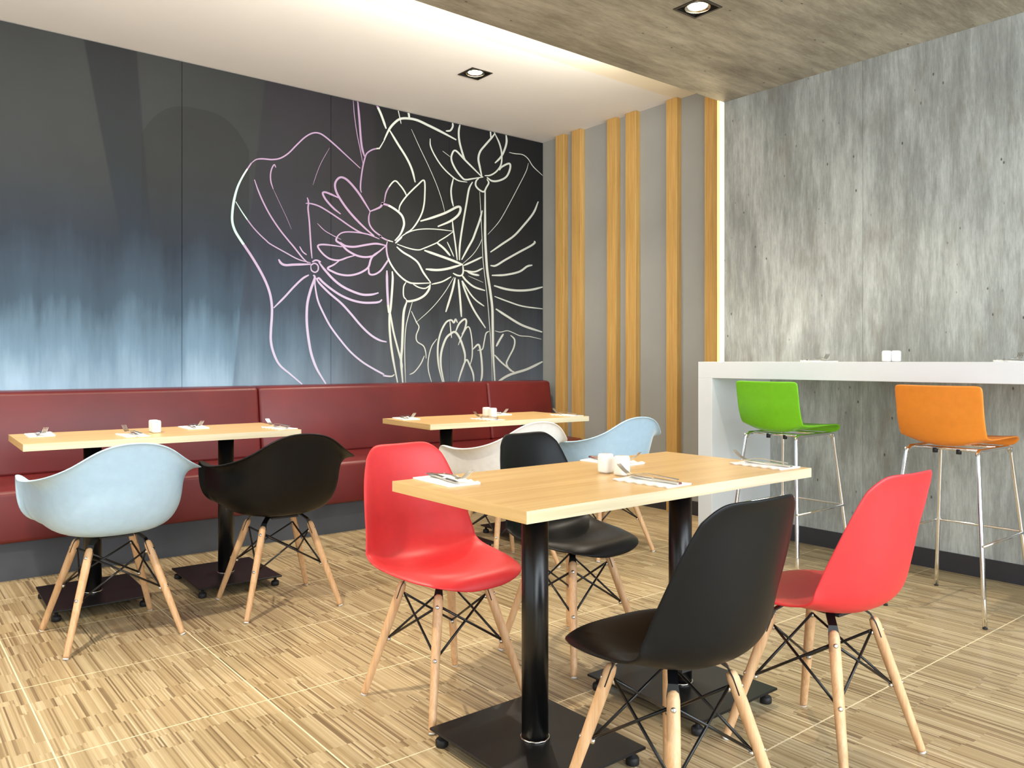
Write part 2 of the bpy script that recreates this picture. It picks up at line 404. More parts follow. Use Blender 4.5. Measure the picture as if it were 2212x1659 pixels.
# ------------------------------------------------------------------ mural line drawing
QO = {1: (480, 200), 2: (480, 510), 3: (820, 200), 4: (820, 510)}
QS = 360 / 1866.0
def q(n, *pts): return [(QO[n][0] + a * QS, QO[n][1] + b * QS) for a, b in pts]
leafL = [
 (q(2,(895,1659),(760,1545),(640,1440),(575,1310),(545,1180),(545,1050),(555,900),(555,780),(535,650),(490,520),(420,380),(330,230),(250,110),(190,20))+q(1,(140,1540),(112,1440),(115,1320),(135,1190),(175,1050),(240,920),(325,790)),27),
 (q(1,(325,790),(380,750),(450,742),(560,750),(650,735),(740,680),(830,590),(920,505),(1000,458),(1070,452),(1140,485),(1260,585),(1390,705),(1545,848)),16),
 (q(1,(600,840),(582,808),(555,850),(540,920),(545,1000),(570,1080)),14),(q(1,(570,1080),(640,1230),(720,1400),(775,1530)),4),
 (q(1,(360,975),(400,1090),(460,1230),(540,1380),(640,1530),(735,1650))+q(2,(800,120),(900,245),(960,300)),16),
 (q(1,(150,1220),(230,1350),(330,1490),(420,1590),(490,1655))+q(2,(540,90),(700,180),(850,260),(990,300)),13),
 (q(1,(1200,620),(1110,780),(1060,900),(1015,1035)),5),
 (q(1,(950,1175),(962,1210),(965,1250),(960,1300),(975,1450),(988,1655))+q(2,(995,150),(1005,250)),17),
 (q(2,(990,340),(1000,385),(1040,405),(1072,380),(1070,330),(1035,305),(1000,320),(990,340)),15),(q(2,(1005,290),(1050,270),(1105,290)),18),
 (q(2,(630,260),(660,305),(710,325),(800,320),(990,315)),26),(q(2,(865,115),(900,175),(945,210)),13),
 (q(2,(970,435),(900,475),(800,570),(700,680),(575,805)),22),
 (q(2,(1020,435),(1035,470),(990,600),(955,740),(945,880),(950,1020),(970,1180),(1000,1330),(1060,1490),(1160,1655)),28),
 (q(2,(1040,480),(1040,560),(1070,720),(1130,860),(1210,1010),(1320,1160),(1440,1300),(1570,1410),(1700,1490),(1800,1545))+q(4,(50,1562),(130,1570),(165,1550)),20),
 (q(2,(1050,470),(1090,530),(1200,640),(1330,750),(1440,870),(1550,1000),(1660,1105),(1760,1165),(1840,1185)),23),
 (q(2,(1060,490),(1080,470),(1130,520),(1230,600),(1340,670),(1460,720),(1580,745),(1700,745),(1760,735),(1788,710)),24),
 (q(2,(1080,290),(1140,370),(1240,480),(1340,560),(1460,620),(1570,655),(1670,655),(1750,635)),25)]
lotus = [
 (q(1,(1325,1360),(1240,1290),(1160,1200),(1125,1130),(1150,1115),(1220,1140),(1305,1180)),21),
 (q(1,(1700,1605),(1600,1520),(1480,1400),(1380,1280),(1290,1140),(1262,1050),(1275,990),(1320,950),(1380,965),(1450,1030),(1530,1130),(1600,1240),(1655,1330)),23),
 (q(1,(935,1240),(1000,1245),(1090,1275),(1200,1340),(1320,1420),(1450,1510),(1560,1570),(1700,1600)),16),
 (q(1,(1065,1465),(1140,1540),(1220,1590),(1330,1645)),8),
 (q(1,(1280,1655),(1290,1610),(1340,1570),(1420,1560),(1540,1570),(1640,1590),(1760,1640)),14),
 (q(1,(1655,1330),(1720,1305),(1770,1280),(1795,1240))+q(3,(30,1245),(100,1265),(190,1320),(250,1380),(272,1450),(265,1510),(230,1590),(170,1659)),23),
 (q(1,(1655,1330),(1640,1400),(1650,1480),(1700,1550),(1780,1610))+q(4,(0,0),(70,40),(150,65)),16),
 (q(2,(1340,120),(1200,100),(1110,95),(1070,110),(1090,155),(1150,220),(1220,260),(1310,270),(1400,240),(1490,215)),19),
 (q(2,(1310,275),(1250,320),(1180,360),(1240,400),(1320,430),(1420,440),(1520,420),(1600,380),(1640,340),(1660,270),(1690,220),(1760,170),(1830,110)),22),
 (q(2,(1320,70),(1380,110),(1480,120),(1600,100),(1720,85),(1830,105)),22),
 (q(2,(1290,0),(1275,50),(1330,90),(1400,160),(1500,215),(1590,235),(1680,225),(1740,190)),22),
 (q(2,(1640,340),(1645,420),(1700,430),(1770,390),(1830,310),(1866,250)),20),
 (q(3,(290,1575),(370,1520),(450,1400),(490,1290),(505,1150),(498,985),(420,1040),(300,1160),(230,1260),(215,1330)),17),
 (q(3,(50,1230),(80,1100),(165,990),(230,1040),(280,1110),(302,1160)),16),
 (q(3,(190,1659),(290,1580),(420,1535),(600,1528),(830,1552)),11),(q(4,(175,80),(250,10)),18),
 (q(3,(830,1552),(750,1610),(670,1659))+q(4,(640,75),(500,135),(430,155),(320,135),(195,90)),13),
 (q(3,(455,1440),(590,1400),(740,1345),(870,1280),(905,1300),(880,1370),(790,1440),(650,1500)),26),
 (q(4,(190,120),(260,180),(360,240),(430,300),(490,410),(570,520)),20),
 (q(4,(85,60),(75,130),(95,250),(160,370),(240,460),(320,515),(400,530),(575,525)),18)]
stems = [
 (q(1,(1465,75),(1480,260),(1510,470),(1545,640),(1575,800)),8),(q(1,(1515,80),(1535,300),(1550,500),(1565,620),(1592,715)),22),
 (q(1,(1725,130),(1780,250),(1835,405)),24),
 (q(3,(60,520),(0,620))+q(1,(1745,625),(1680,640),(1620,680),(1595,740),(1570,850),(1550,1000),(1548,1080),(1558,1120)),16),
 (q(3,(50,530),(105,415),(160,345),(230,295),(320,290),(420,310),(550,370),(700,445),(858,530)),26),
 (q(3,(110,420),(200,570),(300,730),(360,860),(398,1005)),22),(q(3,(205,190),(225,280),(240,350)),10),(q(3,(320,210),(332,285)),22),
 (q(3,(815,335),(818,380),(790,425),(740,430)),20),(q(3,(355,410),(450,620),(550,830),(640,1040),(700,1220),(728,1335)),6),
 (q(4,(80,385),(85,600),(100,860)),26),
 (q(4,(140,395),(145,500),(125,780),(110,900),(115,1100),(145,1350),(200,1640)),24),(q(4,(120,860),(150,1050),(200,1250),(245,1420),(250,1500)),20),
 (q(4,(305,730),(270,850),(258,1050),(250,1250),(240,1400),(258,1640)),26),(q(4,(365,740),(320,900),(290,1050),(280,1300),(290,1640)),9),
 (q(4,(375,540),(440,575),(510,585),(565,550)),14),(q(4,(565,540),(550,600),(500,665),(420,710),(330,730),(295,720)),24),(q(4,(295,515),(268,570),(268,670),(300,715)),14)]
bud = [
 (q(3,(565,515),(570,600),(620,710),(700,830),(800,930),(880,985),(980,1003)),14),(q(3,(705,655),(790,720)),5),
 (q(3,(900,350),(885,440),(895,560),(940,720),(960,760)),21),
 (q(3,(1140,940),(1060,860),(950,750),(850,650),(810,690),(805,760),(850,860),(920,950),(960,975),(1040,965),(1160,945)),19),
 (q(3,(1145,945),(1120,830),(1105,740),(1125,660),(1180,590),(1250,510),(1290,460)),22),(q(3,(1240,430),(1245,510)),16),(q(3,(1283,440),(1290,470)),14),
 (q(3,(1290,460),(1340,570),(1365,680),(1360,800),(1310,880),(1240,925),(1175,930)),17),
 (q(3,(1415,470),(1420,560),(1390,660),(1350,730),(1290,790)),22),
 (q(3,(1340,870),(1370,830),(1450,795),(1460,850),(1420,940),(1340,985),(1260,990),(1200,950)),21),
 (q(3,(1110,960),(1080,990),(1075,1040),(1110,1085),(1165,1110),(1195,1060),(1220,1010),(1200,970)),18),
 (q(3,(1180,1100),(1180,1400))+q(4,(1180,0),(1190,200),(1205,400),(1235,600),(1260,800),(1265,1000),(1270,1300),(1290,1640)),26),
 (q(3,(1120,1110),(1130,1300))+q(4,(1145,0),(1160,300),(1200,640),(1230,1000),(1250,1300),(1260,1640)),7)]
leafR = [
 (q(3,(1450,670),(1520,685),(1600,695),(1660,740),(1720,830),(1826,930)),9),(q(3,(1665,790),(1640,880),(1560,1040),(1460,1230),(1340,1440),(1210,1590)),7),
 (q(3,(1775,1220),(1720,1350),(1600,1500))+q(4,(1500,0),(1370,90),(1240,180)),22),
 (q(3,(1040,1000),(1000,1080),(970,1250),(930,1480))+q(4,(910,0),(895,130),(893,270)),20),
 (q(3,(1148,1320),(1120,1430),(1070,1570))+q(4,(1040,40),(990,130),(918,265)),22),(q(3,(825,960),(800,1080),(805,1180),(825,1275)),18),
 (q(3,(815,1440),(822,1520))+q(4,(835,0),(855,150),(868,270)),16),
 (q(4,(500,160),(640,210),(780,260),(930,320)),26),(q(4,(515,370),(640,380),(760,365),(920,320)),26),(q(4,(640,75),(720,140),(790,220)),22),
 (q(4,(755,65),(800,160),(830,230)),11),(q(4,(930,310),(1040,210),(1110,110),(1145,30)),7),(q(4,(940,330),(1050,280),(1145,235)),20),
 (q(4,(945,385),(1060,400),(1155,360)),18),(q(4,(980,395),(1040,425),(1115,440)),22),(q(4,(930,320),(935,400),(915,440),(870,440),(820,415)),18),
 (q(4,(990,445),(1160,520)),4),(q(4,(915,430),(970,500),(1060,570),(1180,610)),20),(q(4,(925,500),(1010,640),(1080,720),(1170,785)),16),
 (q(4,(920,500),(960,620),(1050,820),(1185,1030)),20),(q(4,(880,485),(900,700),(915,905)),22),(q(4,(845,465),(810,620),(740,850)),22),
 (q(4,(800,455),(700,510),(580,540)),16),(q(4,(830,460),(720,640),(580,810),(405,970)),7),
 (q(4,(355,840),(410,960),(440,1020),(410,1110),(420,1180),(490,1230),(515,1300),(520,1370)),12),(q(4,(500,1340),(460,1430),(390,1520),(335,1550)),12),
 (q(4,(1240,330),(1300,330),(1400,270),(1560,180),(1690,110),(1735,75),(1730,55)),22),(q(4,(1255,440),(1400,435),(1560,400),(1650,340),(1710,325)),22),
 (q(4,(1280,555),(1420,595),(1560,610),(1700,600),(1825,570)),24),(q(4,(1285,675),(1430,730),(1600,785),(1825,815)),15),
 (q(4,(1300,815),(1430,900),(1600,1000),(1820,1075)),24),(q(4,(1290,1060),(1350,1075),(1430,1060),(1500,1085),(1570,1115),(1680,1125),(1810,1155)),9),
 (q(4,(1385,1095),(1345,1160),(1305,1235)),22),(q(4,(1465,1110),(1510,1160),(1500,1250),(1440,1370),(1420,1430),(1460,1500),(1505,1520)),17),
 (q(4,(1285,1330),(1370,1420),(1500,1525)),18),(q(4,(1310,1640),(1450,1555),(1650,1490),(1825,1405)),26)]
lowlotus = [
 (q(4,(705,1640),(660,1450),(650,1250),(680,1090),(740,970),(800,940),(830,970),(850,930),(870,970)),19),
 (q(4,(720,1640),(685,1450),(690,1300),(740,1150),(800,1090),(845,1075),(890,1130),(930,1230),(955,1330),(950,1420)),23),
 (q(4,(785,950),(795,1050),(805,1140)),12),(q(4,(850,1070),(890,980),(950,930),(970,960),(950,1050),(920,1100)),20),
 (q(4,(880,1220),(920,1120),(970,1030),(1000,1020),(1020,1080),(1035,1200),(1035,1350),(1010,1450)),13),
 (q(4,(880,1630),(920,1500),(970,1385),(1010,1450),(1045,1540),(1055,1630)),19),(q(4,(640,1150),(580,1240),(545,1380),(545,1500),(580,1635)),11),
 (q(4,(1040,1270),(1105,1215),(1130,1300),(1145,1450),(1145,1560),(1130,1635)),21),(q(4,(1095,1280),(1150,1265),(1170,1180),(1190,1090),(1225,1065)),13)]
def tint(px, py):
    if px < 533 and 345 < py < 531: return lin(176, 208, 196) if py > 385 else lin(214, 222, 208)
    if px < 815 or (px < 838 and py > 400): 
        f_ = min(1, max(0, (py - 480) / 330)); a, b = lin(158, 132, 164), lin(196, 190, 216)
        return tuple(a[i] * (1 - f_) + b[i] * f_ for i in range(4))
    return lin(196, 201, 194)
def drawing(name, strokes, label):
    bm = bmesh.new(); cl = bm.loops.layers.float_color.new('tint')
    for si, (pts, wpx) in enumerate(strokes):
        P = catmull([(a, b, 0) for a, b in pts], 6); n = len(P); L = []
        eps = .0012 + .00004 * (si % 12)
        for i, p in enumerate(P):
            d = P[min(i + 1, n - 1)] - P[max(i - 1, 0)]; d.normalize() if d.length > 0 else None
            e = min(1.0, .55 + 3.0 * min(i, n - 1 - i) / n) * wpx * QS * .5
            nx, ny = -d.y * e, d.x * e
            vs = []
            for s_ in (-1, 1):
                X, Z = on_mural(p.x + nx * s_, p.y + ny * s_)
                Z = min(Z, Z_CEIL - .006); X = min(X, WX_SLAT - .004)
                vs.append(bm.verts.new((X, WY_MURAL - eps, Z)))
            L.append((vs, tint(p.x, p.y)))
        for (a, ca), (b, cb) in zip(L, L[1:]):
            f_ = bm.faces.new((a[0], a[1], b[1], b[0]))
            for lp in f_.loops: lp[cl] = ca
    for f_ in bm.faces:
        if f_.normal.y > 0: f_.normal_flip()
    me = bpy.data.meshes.new(name); bm.to_mesh(me); bm.free()
    o = link(name, me, 'mural_line', wall_left); o['label'] = label
drawing('leaf_drawing', leafL, 'purple and pale green outline of a large lotus leaf drawn on dark wall')
drawing('lotus_drawing', lotus, 'line drawing of an open lotus flower, half purple half white')
drawing('stem_drawing', stems, 'white and purple leaf rim and stem lines above and below open lotus')
drawing('bud_drawing', bud, 'white line drawing of a lotus bud on a tall stem near corner')
drawing('leaf_drawing', leafR, 'white radiating vein lines of a lotus leaf beside the corner')
drawing('lotus_drawing', lowlotus, 'white line drawing of a closed lotus just above the bench')

# ------------------------------------------------------------------ downlights
def downlight(x, y, zc, label, power):
    r = empty('downlight', (x, y, zc))
    hh = DL / 2; bm = bmesh.new(); fw = .012
    for a in ((-hh, hh, -hh, -hh + fw), (-hh, hh, hh - fw, hh), (-hh, -hh + fw, -hh + fw, hh - fw), (hh - fw, hh, -hh + fw, hh - fw)):
        add_box(bm, *a, -.004, 0.0)
    link('frame', bm_mesh(bm, 'frame'), 'frame_black', r)
    bm = bmesh.new(); g = hh - fw
    for a in ((-g, g, -g - .003, -g), (-g, g, g, g + .003), (-g - .003, -g, -g, g), (g, g + .003, -g, g)):
        add_box(bm, *a, -.003, .085)
    add_box(bm, -g, g, -g, g, .082, .085)
    link('housing', bm_mesh(bm, 'housing'), 'frame_black', r)
    bm = bmesh.new(); n = 32
    prof = [(.062, .0), (.064, .006), (.058, .006), (.054, .012), (.048, .012), (.044, .03)]
    rings = [[bm.verts.new((rr * math.cos(2 * math.pi * k / n), rr * math.sin(2 * math.pi * k / n), -.001 + zz*.6)) for k in range(n)] for rr, zz in prof]
    for a, b in zip(rings, rings[1:]):
        for k in range(n): bm.faces.new((a[k], a[(k + 1) % n], b[(k + 1) % n], b[k]))
    lamp = link('lamp', bm_mesh(bm, 'lamp', True), 'reflector', r)
    bm = bmesh.new(); bmesh.ops.create_circle(bm, cap_ends=True, radius=.047, segments=32)
    for v in bm.verts: v.co.z = .0065
    link('lens', bm_mesh(bm, 'lens'), 'lamp_glow', lamp)
    tag(r, label, 'ceiling light', 'recessed square downlights')
    l = bpy.data.lights.new('downlight_beam', 'SPOT'); l.energy = power; l.color = (1.0, .88, .71); l.spot_size = R(125); l.spot_blend = .75; l.shadow_soft_size = .035
    o = bpy.data.objects.new('downlight_beam', l); C.objects.link(o); o.parent = r; o.location = (0, 0, -.006)
for (x, y), lab, pw in zip(low_spots, ('square recessed downlight in the concrete ceiling, glowing', 'square downlight in concrete ceiling beyond left picture edge'), (115, 275)):
    downlight(x, y, Z_LOW, lab, pw)
for (x, y), lab, pw in zip(high_spots, ('square recessed downlight in the white ceiling, glowing', 'square downlight in white ceiling beyond left picture edge'), (130, 90)):
    downlight(x, y, Z_CEIL, lab, pw)

# ------------------------------------------------------------------ bench along the mural
bench = empty('banquette', (0, 0, 0))
tag(bench, 'long red leather banquette bench on a grey plinth along the mural wall', 'bench')
XE, XS = 4.575, X0 + .02
box('plinth', XS, XE - .02, 4.745, WY_MURAL - .002, 0, .20, 'plinth_grey', bench)
edges = [XE, 3.894, 2.009, .124, XS]
def soft_prism(name, prof, x0, x1, mat, parent, bev):
    bm = bmesh.new()
    a = [bm.verts.new((x0, y, z)) for y, z in prof]; b = [bm.verts.new((x1, y, z)) for y, z in prof]; n = len(prof)
    bm.faces.new(a); bm.faces.new(b[::-1])
    for i in range(n): bm.faces.new((a[i], a[(i + 1) % n], b[(i + 1) % n], b[i]))
    bmesh.ops.recalc_face_normals(bm, faces=bm.faces)
    bmesh.ops.bevel(bm, geom=bm.edges[:], offset=bev, segments=4, affect='EDGES', profile=.5)
    return link(name, bm_mesh(bm, name, True), mat, parent)
for a, b in zip(edges, edges[1:]):
    soft_prism('seat_cushion', [(4.69, .195), (4.69, .455), (4.76, .480), (5.12, .488), (5.20, .47), (5.20, .195)], b + .002, a - .002, 'red_leather', bench, .022)
    soft_prism('backrest', [(5.085, .482), (5.15, .935), (5.20, .945), (WY_MURAL - .002, .945), (WY_MURAL - .002, .482)], b + .0015, a - .0015, 'red_leather', bench, .02)

# ------------------------------------------------------------------ bar counter
bar = empty('bar_counter', (0, 0, 0))
tag(bar, 'long white high bar counter against the concrete wall', 'counter')
BT, BB, BX = 1.106, 1.010, 3.864
box('countertop', BX, WX_CONC - .0005, -.9, 3.025, BB, BT, 'counter_white', bar, .0015, 1)
box('end_panel', BX, WX_CONC - .0005, 2.925, 3.025, 0, BB, 'counter_white', bar, .0015, 1)
box('end_panel', BX, WX_CONC - .0005, -.9, -.80, 0, BB, 'counter_white', bar, .0015, 1)

# ------------------------------------------------------------------ tables
TZ = .7635
def table(cx_, cy_, L, W, rz, poles, label):
    t_ = empty('dining_table', (cx_, cy_, 0), rz)
    th = .030
    top = box('tabletop', -L / 2 + .002, L / 2 - .002, -W / 2 + .002, W / 2 - .002, TZ - th, TZ, 'oak_top', t_)
    for q_ in ((-L / 2, L / 2, -W / 2, -W / 2 + .002), (-L / 2, L / 2, W / 2 - .002, W / 2)): box('edge_band', *q_, TZ - th, TZ - .0003, 'oak_edge', top)
    for q_ in ((-L / 2, -L / 2 + .002, -W / 2 + .002, W / 2 - .002), (L / 2 - .002, L / 2, -W / 2 + .002, W / 2 - .002)): box('edge_band', *q_, TZ - th, TZ - .0003, 'oak_edge_shaded', top)
    for px_, py_ in poles:
        pl = box('base_plate', px_ - .20, px_ + .20, py_ - .236, py_ + .236, .043, .051, 'black_plate', t_, .002, 1)
        po = link('pole', tube_mesh('pole', [(px_, py_, .051), (px_, py_, TZ - th - .006)], .038, 32), 'black_metal', t_)
        bm = bmesh.new(); n = 28; rings = []
        for k in range(n):
            a = 2 * math.pi * k / n; c, s = math.cos(a), math.sin(a)
            rings.append([bm.verts.new((px_ + c * (.040 + .0035 * math.cos(b)), py_ + s * (.040 + .0035 * math.cos(b)), .053 + .0035 * math.sin(b) + .0008 * math.sin(k * 2.3))) for b in (0, 1.57, 3.14, 4.71)])
        for k in range(n):
            for j in range(4): bm.faces.new((rings[k][j], rings[(k + 1) % n][j], rings[(k + 1) % n][(j + 1) % 4], rings[k][(j + 1) % 4]))
        link('weld_bead', bm_mesh(bm, 'weld_bead', True), 'steel', po)
        box('top_bracket', px_ - .11, px_ + .11, py_ - .11, py_ + .11, TZ - th - .006, TZ - th, 'black_plate', t_)
        for sx in (-1, 1):
            for sy in (-1, 1):
                fx, fy = px_ + sx * .175, py_ + sy * .208
                bm = bmesh.new(); tube(bm, [(fx, fy, 0), (fx, fy, .003), (fx, fy, .018), (fx, fy, .023), (fx, fy, .024), (fx, fy, .043)], [.016, .019, .019, .015, .007, .007], 14)
                link('levelling_foot', bm_mesh(bm, 'levelling_foot', True), 'black_rubber', pl)
    tag(t_, label, 'table', 'oak topped tables on black pedestals')
    return t_
wood('oak_edge_shaded', lin(206, 170, 112), lin(226, 192, 134), 1, .5, 20)  # end bands of the same edging, their shade put into a darker tan
table(1.787, 1.718, 1.205, .605, 0, [(-.319, 0), (.314, 0)], 'oak topped rectangular table in the foreground between red and black chairs')
table(1.120, 4.135, 1.21, .575, R(-1.6), [(-.306, -.055), (.292, -.085)], 'oak topped rectangular table at left in front of the red bench')
table(2.985, 3.940, 1.145, .575, R(-3.2), [(-.30, 0), (.30, 0)], 'oak topped rectangular table at the far bench end near the slats')

# ------------------------------------------------------------------ wooden legged chairs
def leg_set(root, foot, top, zt):
    corners = [(-1, -1), (1, -1), (1, 1), (-1, 1)]
    F = [Vector((sx * foot, sy * foot, 0)) for sx, sy in corners]
    T = [Vector((sx * top, sy * top, zt)) for sx, sy in corners]
    def pt(i, f_): return F[i].lerp(T[i], f_)
    for i, (sx, sy) in enumerate(corners):
        d = (T[i] - F[i]).normalized()
        a = F[i] + d * .006; L = (T[i] - a).length
        pts = [a + d * (L * f_) for f_ in (0, .02, .25, .55, .8, .95, .985, 1.0)]
        leg = link('leg', tube_mesh('leg', pts, [.0105, .0115, .0128, .0145, .0152, .0150, .0125, .006], 18), 'beech', root)
        link('foot_glide', tube_mesh('foot_glide', [F[i], F[i] + d * .0065], [.0098, .0104], 16), 'glide', leg)
        inn = Vector((-sx, -sy, 0)).normalized(); n_ = (inn - d * inn.dot(d)).normalized()
        # black bracket blade slotted in the leg top and bent under the shell
        bm = bmesh.new(); s_ = d.cross(n_).normalized()
        path = [pt(i, .86) - n_ * .0, pt(i, .97), T[i] + d * .012 + n_ * .004, Vector((sx * (top - .030), sy * (top - .030), zt + .032)), Vector((sx * (top - .055), sy * (top - .055), zt + .034))]
        prev = None
        for k, p_ in enumerate(path):
            dd = (path[min(k + 1, 4)] - path[max(k - 1, 0)]).normalized(); up = dd.cross(s_).normalized()
            wd = .0150 if k < 2 else .0115
            hh_ = .0016 if k < 2 else .0022
            ring = [bm.verts.new(p_ + s_ * (wd * u_) + up * (hh_ * v_)) for u_, v_ in ((-1, -1), (1, -1), (1, 1), (-1, 1))]
            if prev:
                for j in range(4): bm.faces.new((prev[j], prev[(j + 1) % 4], ring[(j + 1) % 4], ring[j]))
            else: bm.faces.new(ring)
            prev = ring
        bm.faces.new(prev)
        link('bracket', bm_mesh(bm, 'bracket'), 'black_metal', root)
        for fr, rr in ((.90, .0058), (.51, .0058)):
            c = pt(i, fr)
            bm = bmesh.new(); tube(bm, [c + n_ * .0135, c + n_ * .021, c + n_ * .024], [.0075, .0075, .004], 12)
            tube(bm, [c - n_ * .0130, c - n_ * .0155, c - n_ * .0165], [.0062, .0062, .0035], 12)
            link('bolt', bm_mesh(bm, 'bolt', True), 'steel', leg)
    for i in range(4):
        for j in ((i + 1) % 4, (i - 1) % 4):
            inn = lambda k: Vector((-corners[k][0], -corners[k][1], 0)).normalized() * .017
            link('brace_rod', tube_mesh('brace_rod', [pt(i, .90) + inn(i), pt(j, .51) + inn(j)], .0040, 8), 'black_metal', root)

SIDE = [(-1.0, .228, .427, .214, .000), (-.95, .222, .438, .219, .001), (-.86, .202, .447, .225, .004), (-.72, .155, .450, .230, .010), (-.55, .085, .445, .233, .020), (-.32, .0, .431, .234, .036),
        (-.12, -.085, .421, .232, .052), (.05, -.150, .434, .229, .072), (.18, -.190, .474, .225, .086), (.38, -.216, .556, .214, .084), (.62, -.236, .666, .199, .062),
        (.84, -.252, .764, .185, .038), (.96, -.263, .808, .177, .026), (1.0, -.270, .818, .174, .024)]
def shell_side(tab, n_exp, nu, nv, pexp, thick, lip, droop=0.0):
    bm = bmesh.new(); G = []
    for j in range(nv + 1):
        row = []
        for i in range(nu + 1):
            s, t_ = -1 + 2 * i / nu, -1 + 2 * j / nv
            m = max(abs(s), abs(t_)); ne = n_exp[0] + (n_exp[1] - n_exp[0]) * min(1, max(0, t_ * 1.5 + .5)); den = (abs(s) ** ne + abs(t_) ** ne) ** (1 / ne)
            k = m / den if den > 1e-9 else 1.0
            a, b = s * k, t_ * k
            y, z, W, cu = interp(tab, b)
            y1, z1 = interp(tab, min(1, b + .02))[:2]; y0, z0 = interp(tab, max(-1, b - .02))[:2]
            ty, tz = y1 - y0, z1 - z0; l = math.hypot(ty, tz); ny, nz = tz / l, -ty / l      # inward: up on the seat, forward on the back
            off = cu * abs(a) ** pexp - lip * (1 + .9 * max(0, b)) * max(0, (abs(a) - .84) / .16) ** 2
            wf = min(1, max(0, (-b - .15) / .5)) * droop * max(0, (m - .78) / .22) ** 2      # rolled front lip
            row.append(bm.verts.new((a * W, y + ny * off, z + nz * off - wf)))
        G.append(row)
    for j in range(nv):
        for i in range(nu): bm.faces.new((G[j][i], G[j][i + 1], G[j + 1][i + 1], G[j + 1][i]))
    return bm
def finish_shell(bm, name, mat, parent, thick, sub):
    o = link(name, bm_mesh(bm, name, True), mat, parent)
    m = o.modifiers.new('thickness', 'SOLIDIFY'); m.thickness = thick; m.offset = 0.0
    m = o.modifiers.new('smooth', 'SUBSURF'); m.levels = sub; m.render_levels = sub
    return o
def side_chair():
    r = empty('side_chair', (0, 0, 0))
    finish_shell(shell_side(SIDE, (2.9, 4.6), 26, 40, 2.3, .006, .009, .024), 'seat_shell', 'plastic_red', r, .0075, 1)
    leg_set(r, .192, .098, .378)
    box('mount_pad', -.06, .06, -.09, .05, .404, .412, 'black_rubber', r)
    return r
RIM = [(0,-.332,.800),(.085,-.329,.791),(.150,-.312,.760),(.208,-.276,.714),(.280,-.214,.678),(.330,-.115,.658),(.340,.000,.653),(.326,.095,.660),(.316,.160,.660),(.312,.176,.600),(.304,.176,.520),(.266,.170,.470),(.198,.222,.452),(.10,.254,.443),(0,.262,.439)]
TOP = [(0,-.300,.772),(.082,-.297,.763),(.142,-.280,.733),(.188,-.238,.690),(.226,-.174,.654),(.254,-.092,.634),(.268,.000,.628),(.274,.085,.632),(.284,.136,.626),(.288,.150,.582),(.280,.150,.518),(.250,.145,.464),(.182,.195,.448),(.095,.226,.442),(0,.233,.438)]
MID = [(0,-.262,.62),(.082,-.258,.614),(.148,-.236,.594),(.202,-.190,.574),(.238,-.128,.558),(.256,-.053,.55),(.266,.015,.548),(.276,.072,.546),(.284,.112,.540),(.286,.122,.522),(.272,.120,.488),(.226,.114,.452),(.160,.148,.437),(.085,.165,.432),(0,.170,.430)]
WAL = [(0,-.236,.52),(.080,-.231,.518),(.142,-.210,.510),(.192,-.168,.502),(.226,-.112,.495),(.244,-.045,.49),(.250,.010,.487),(.250,.052,.484),(.248,.074,.480),(.240,.084,.470),(.220,.088,.455),(.185,.092,.438),(.135,.115,.428),(.075,.128,.425),(0,.132,.424)]
LOW = [(0,-.186,.438),(.070,-.181,.438),(.122,-.163,.437),(.162,-.130,.436),(.188,-.088,.434),(.200,-.036,.432),(.204,.006,.431),(.203,.034,.430),(.200,.050,.429),(.192,.058,.427),(.174,.062,.425),(.145,.066,.423),(.105,.078,.421),(.06,.086,.420),(0,.088,.419)]
BOT = [(x * .5, -.03 + (y + .03) * .5, .417) for x, y, z in LOW]
FLG = []
for i_, (a_, b_) in enumerate(zip(RIM, TOP)):
    f_ = .55; dz_ = .010 if i_ < 9 else 0.0
    FLG.append(tuple(a_[k] * f_ + b_[k] * (1 - f_) for k in range(2)) + (a_[2] * .72 + b_[2] * .28 + dz_,))
HALF = {'rim': RIM, 'flg': FLG, 'top': TOP, 'mid': MID, 'wal': WAL, 'low': LOW, 'bot': BOT}
def arm_chair():
    r = empty('armchair', (0, 0, 0)); bm = bmesh.new(); rings = []
    for key in ('rim', 'flg', 'top', 'mid', 'wal', 'low', 'bot'):
        h_ = HALF[key]; full = h_ + [(-x, y, z) for x, y, z in h_[-2:0:-1]]
        rings.append([bm.verts.new(p) for p in full])
    n = len(rings[0])
    for a, b in zip(rings, rings[1:]):
        for k in range(n): bm.faces.new((a[k], a[(k + 1) % n], b[(k + 1) % n], b[k]))
    c = bm.verts.new((0, -.03, .414))
    for k in range(n): bm.faces.new((rings[-1][k], rings[-1][(k + 1) % n], c))
    finish_shell(bm, 'seat_shell', 'plastic_blue', r, .0075, 2)
    leg_set(r, .213, .105, .380)
    box('mount_pad', -.06, .06, -.09, .05, .402, .410, 'black_rubber', r)
    return r
def place(proto, first, loc, rz, mat, label, group):
    o = proto if first else copy_tree(proto)
    o.location = loc; o.rotation_euler = (0, 0, rz)
    for ch in o.children:
        if ch.name.startswith('seat_shell'): recolour(ch, mat)
    return tag(o, label, 'chair', group)
sp = side_chair(); G1 = 'moulded side chairs around the foreground table'
for i, (x, y, a, m, lab) in enumerate((
    (1.491, 2.205, 180 + 3, 'plastic_red', 'red plastic side chair behind the foreground table, seat facing the camera'),
    (2.105, 2.25, 180 + 4, 'plastic_black', 'black plastic side chair tucked behind the foreground table'),
    (1.500, 1.255, -3, 'plastic_black', 'black plastic side chair in the foreground with its back to the camera'),
    (2.150, 1.240, -3, 'plastic_red', 'red plastic side chair at right with its back to the camera'))):
    place(sp, i == 0, (x, y, 0), R(a), m, lab, G1)
ap = arm_chair(); G2 = 'moulded armchairs facing the red bench'
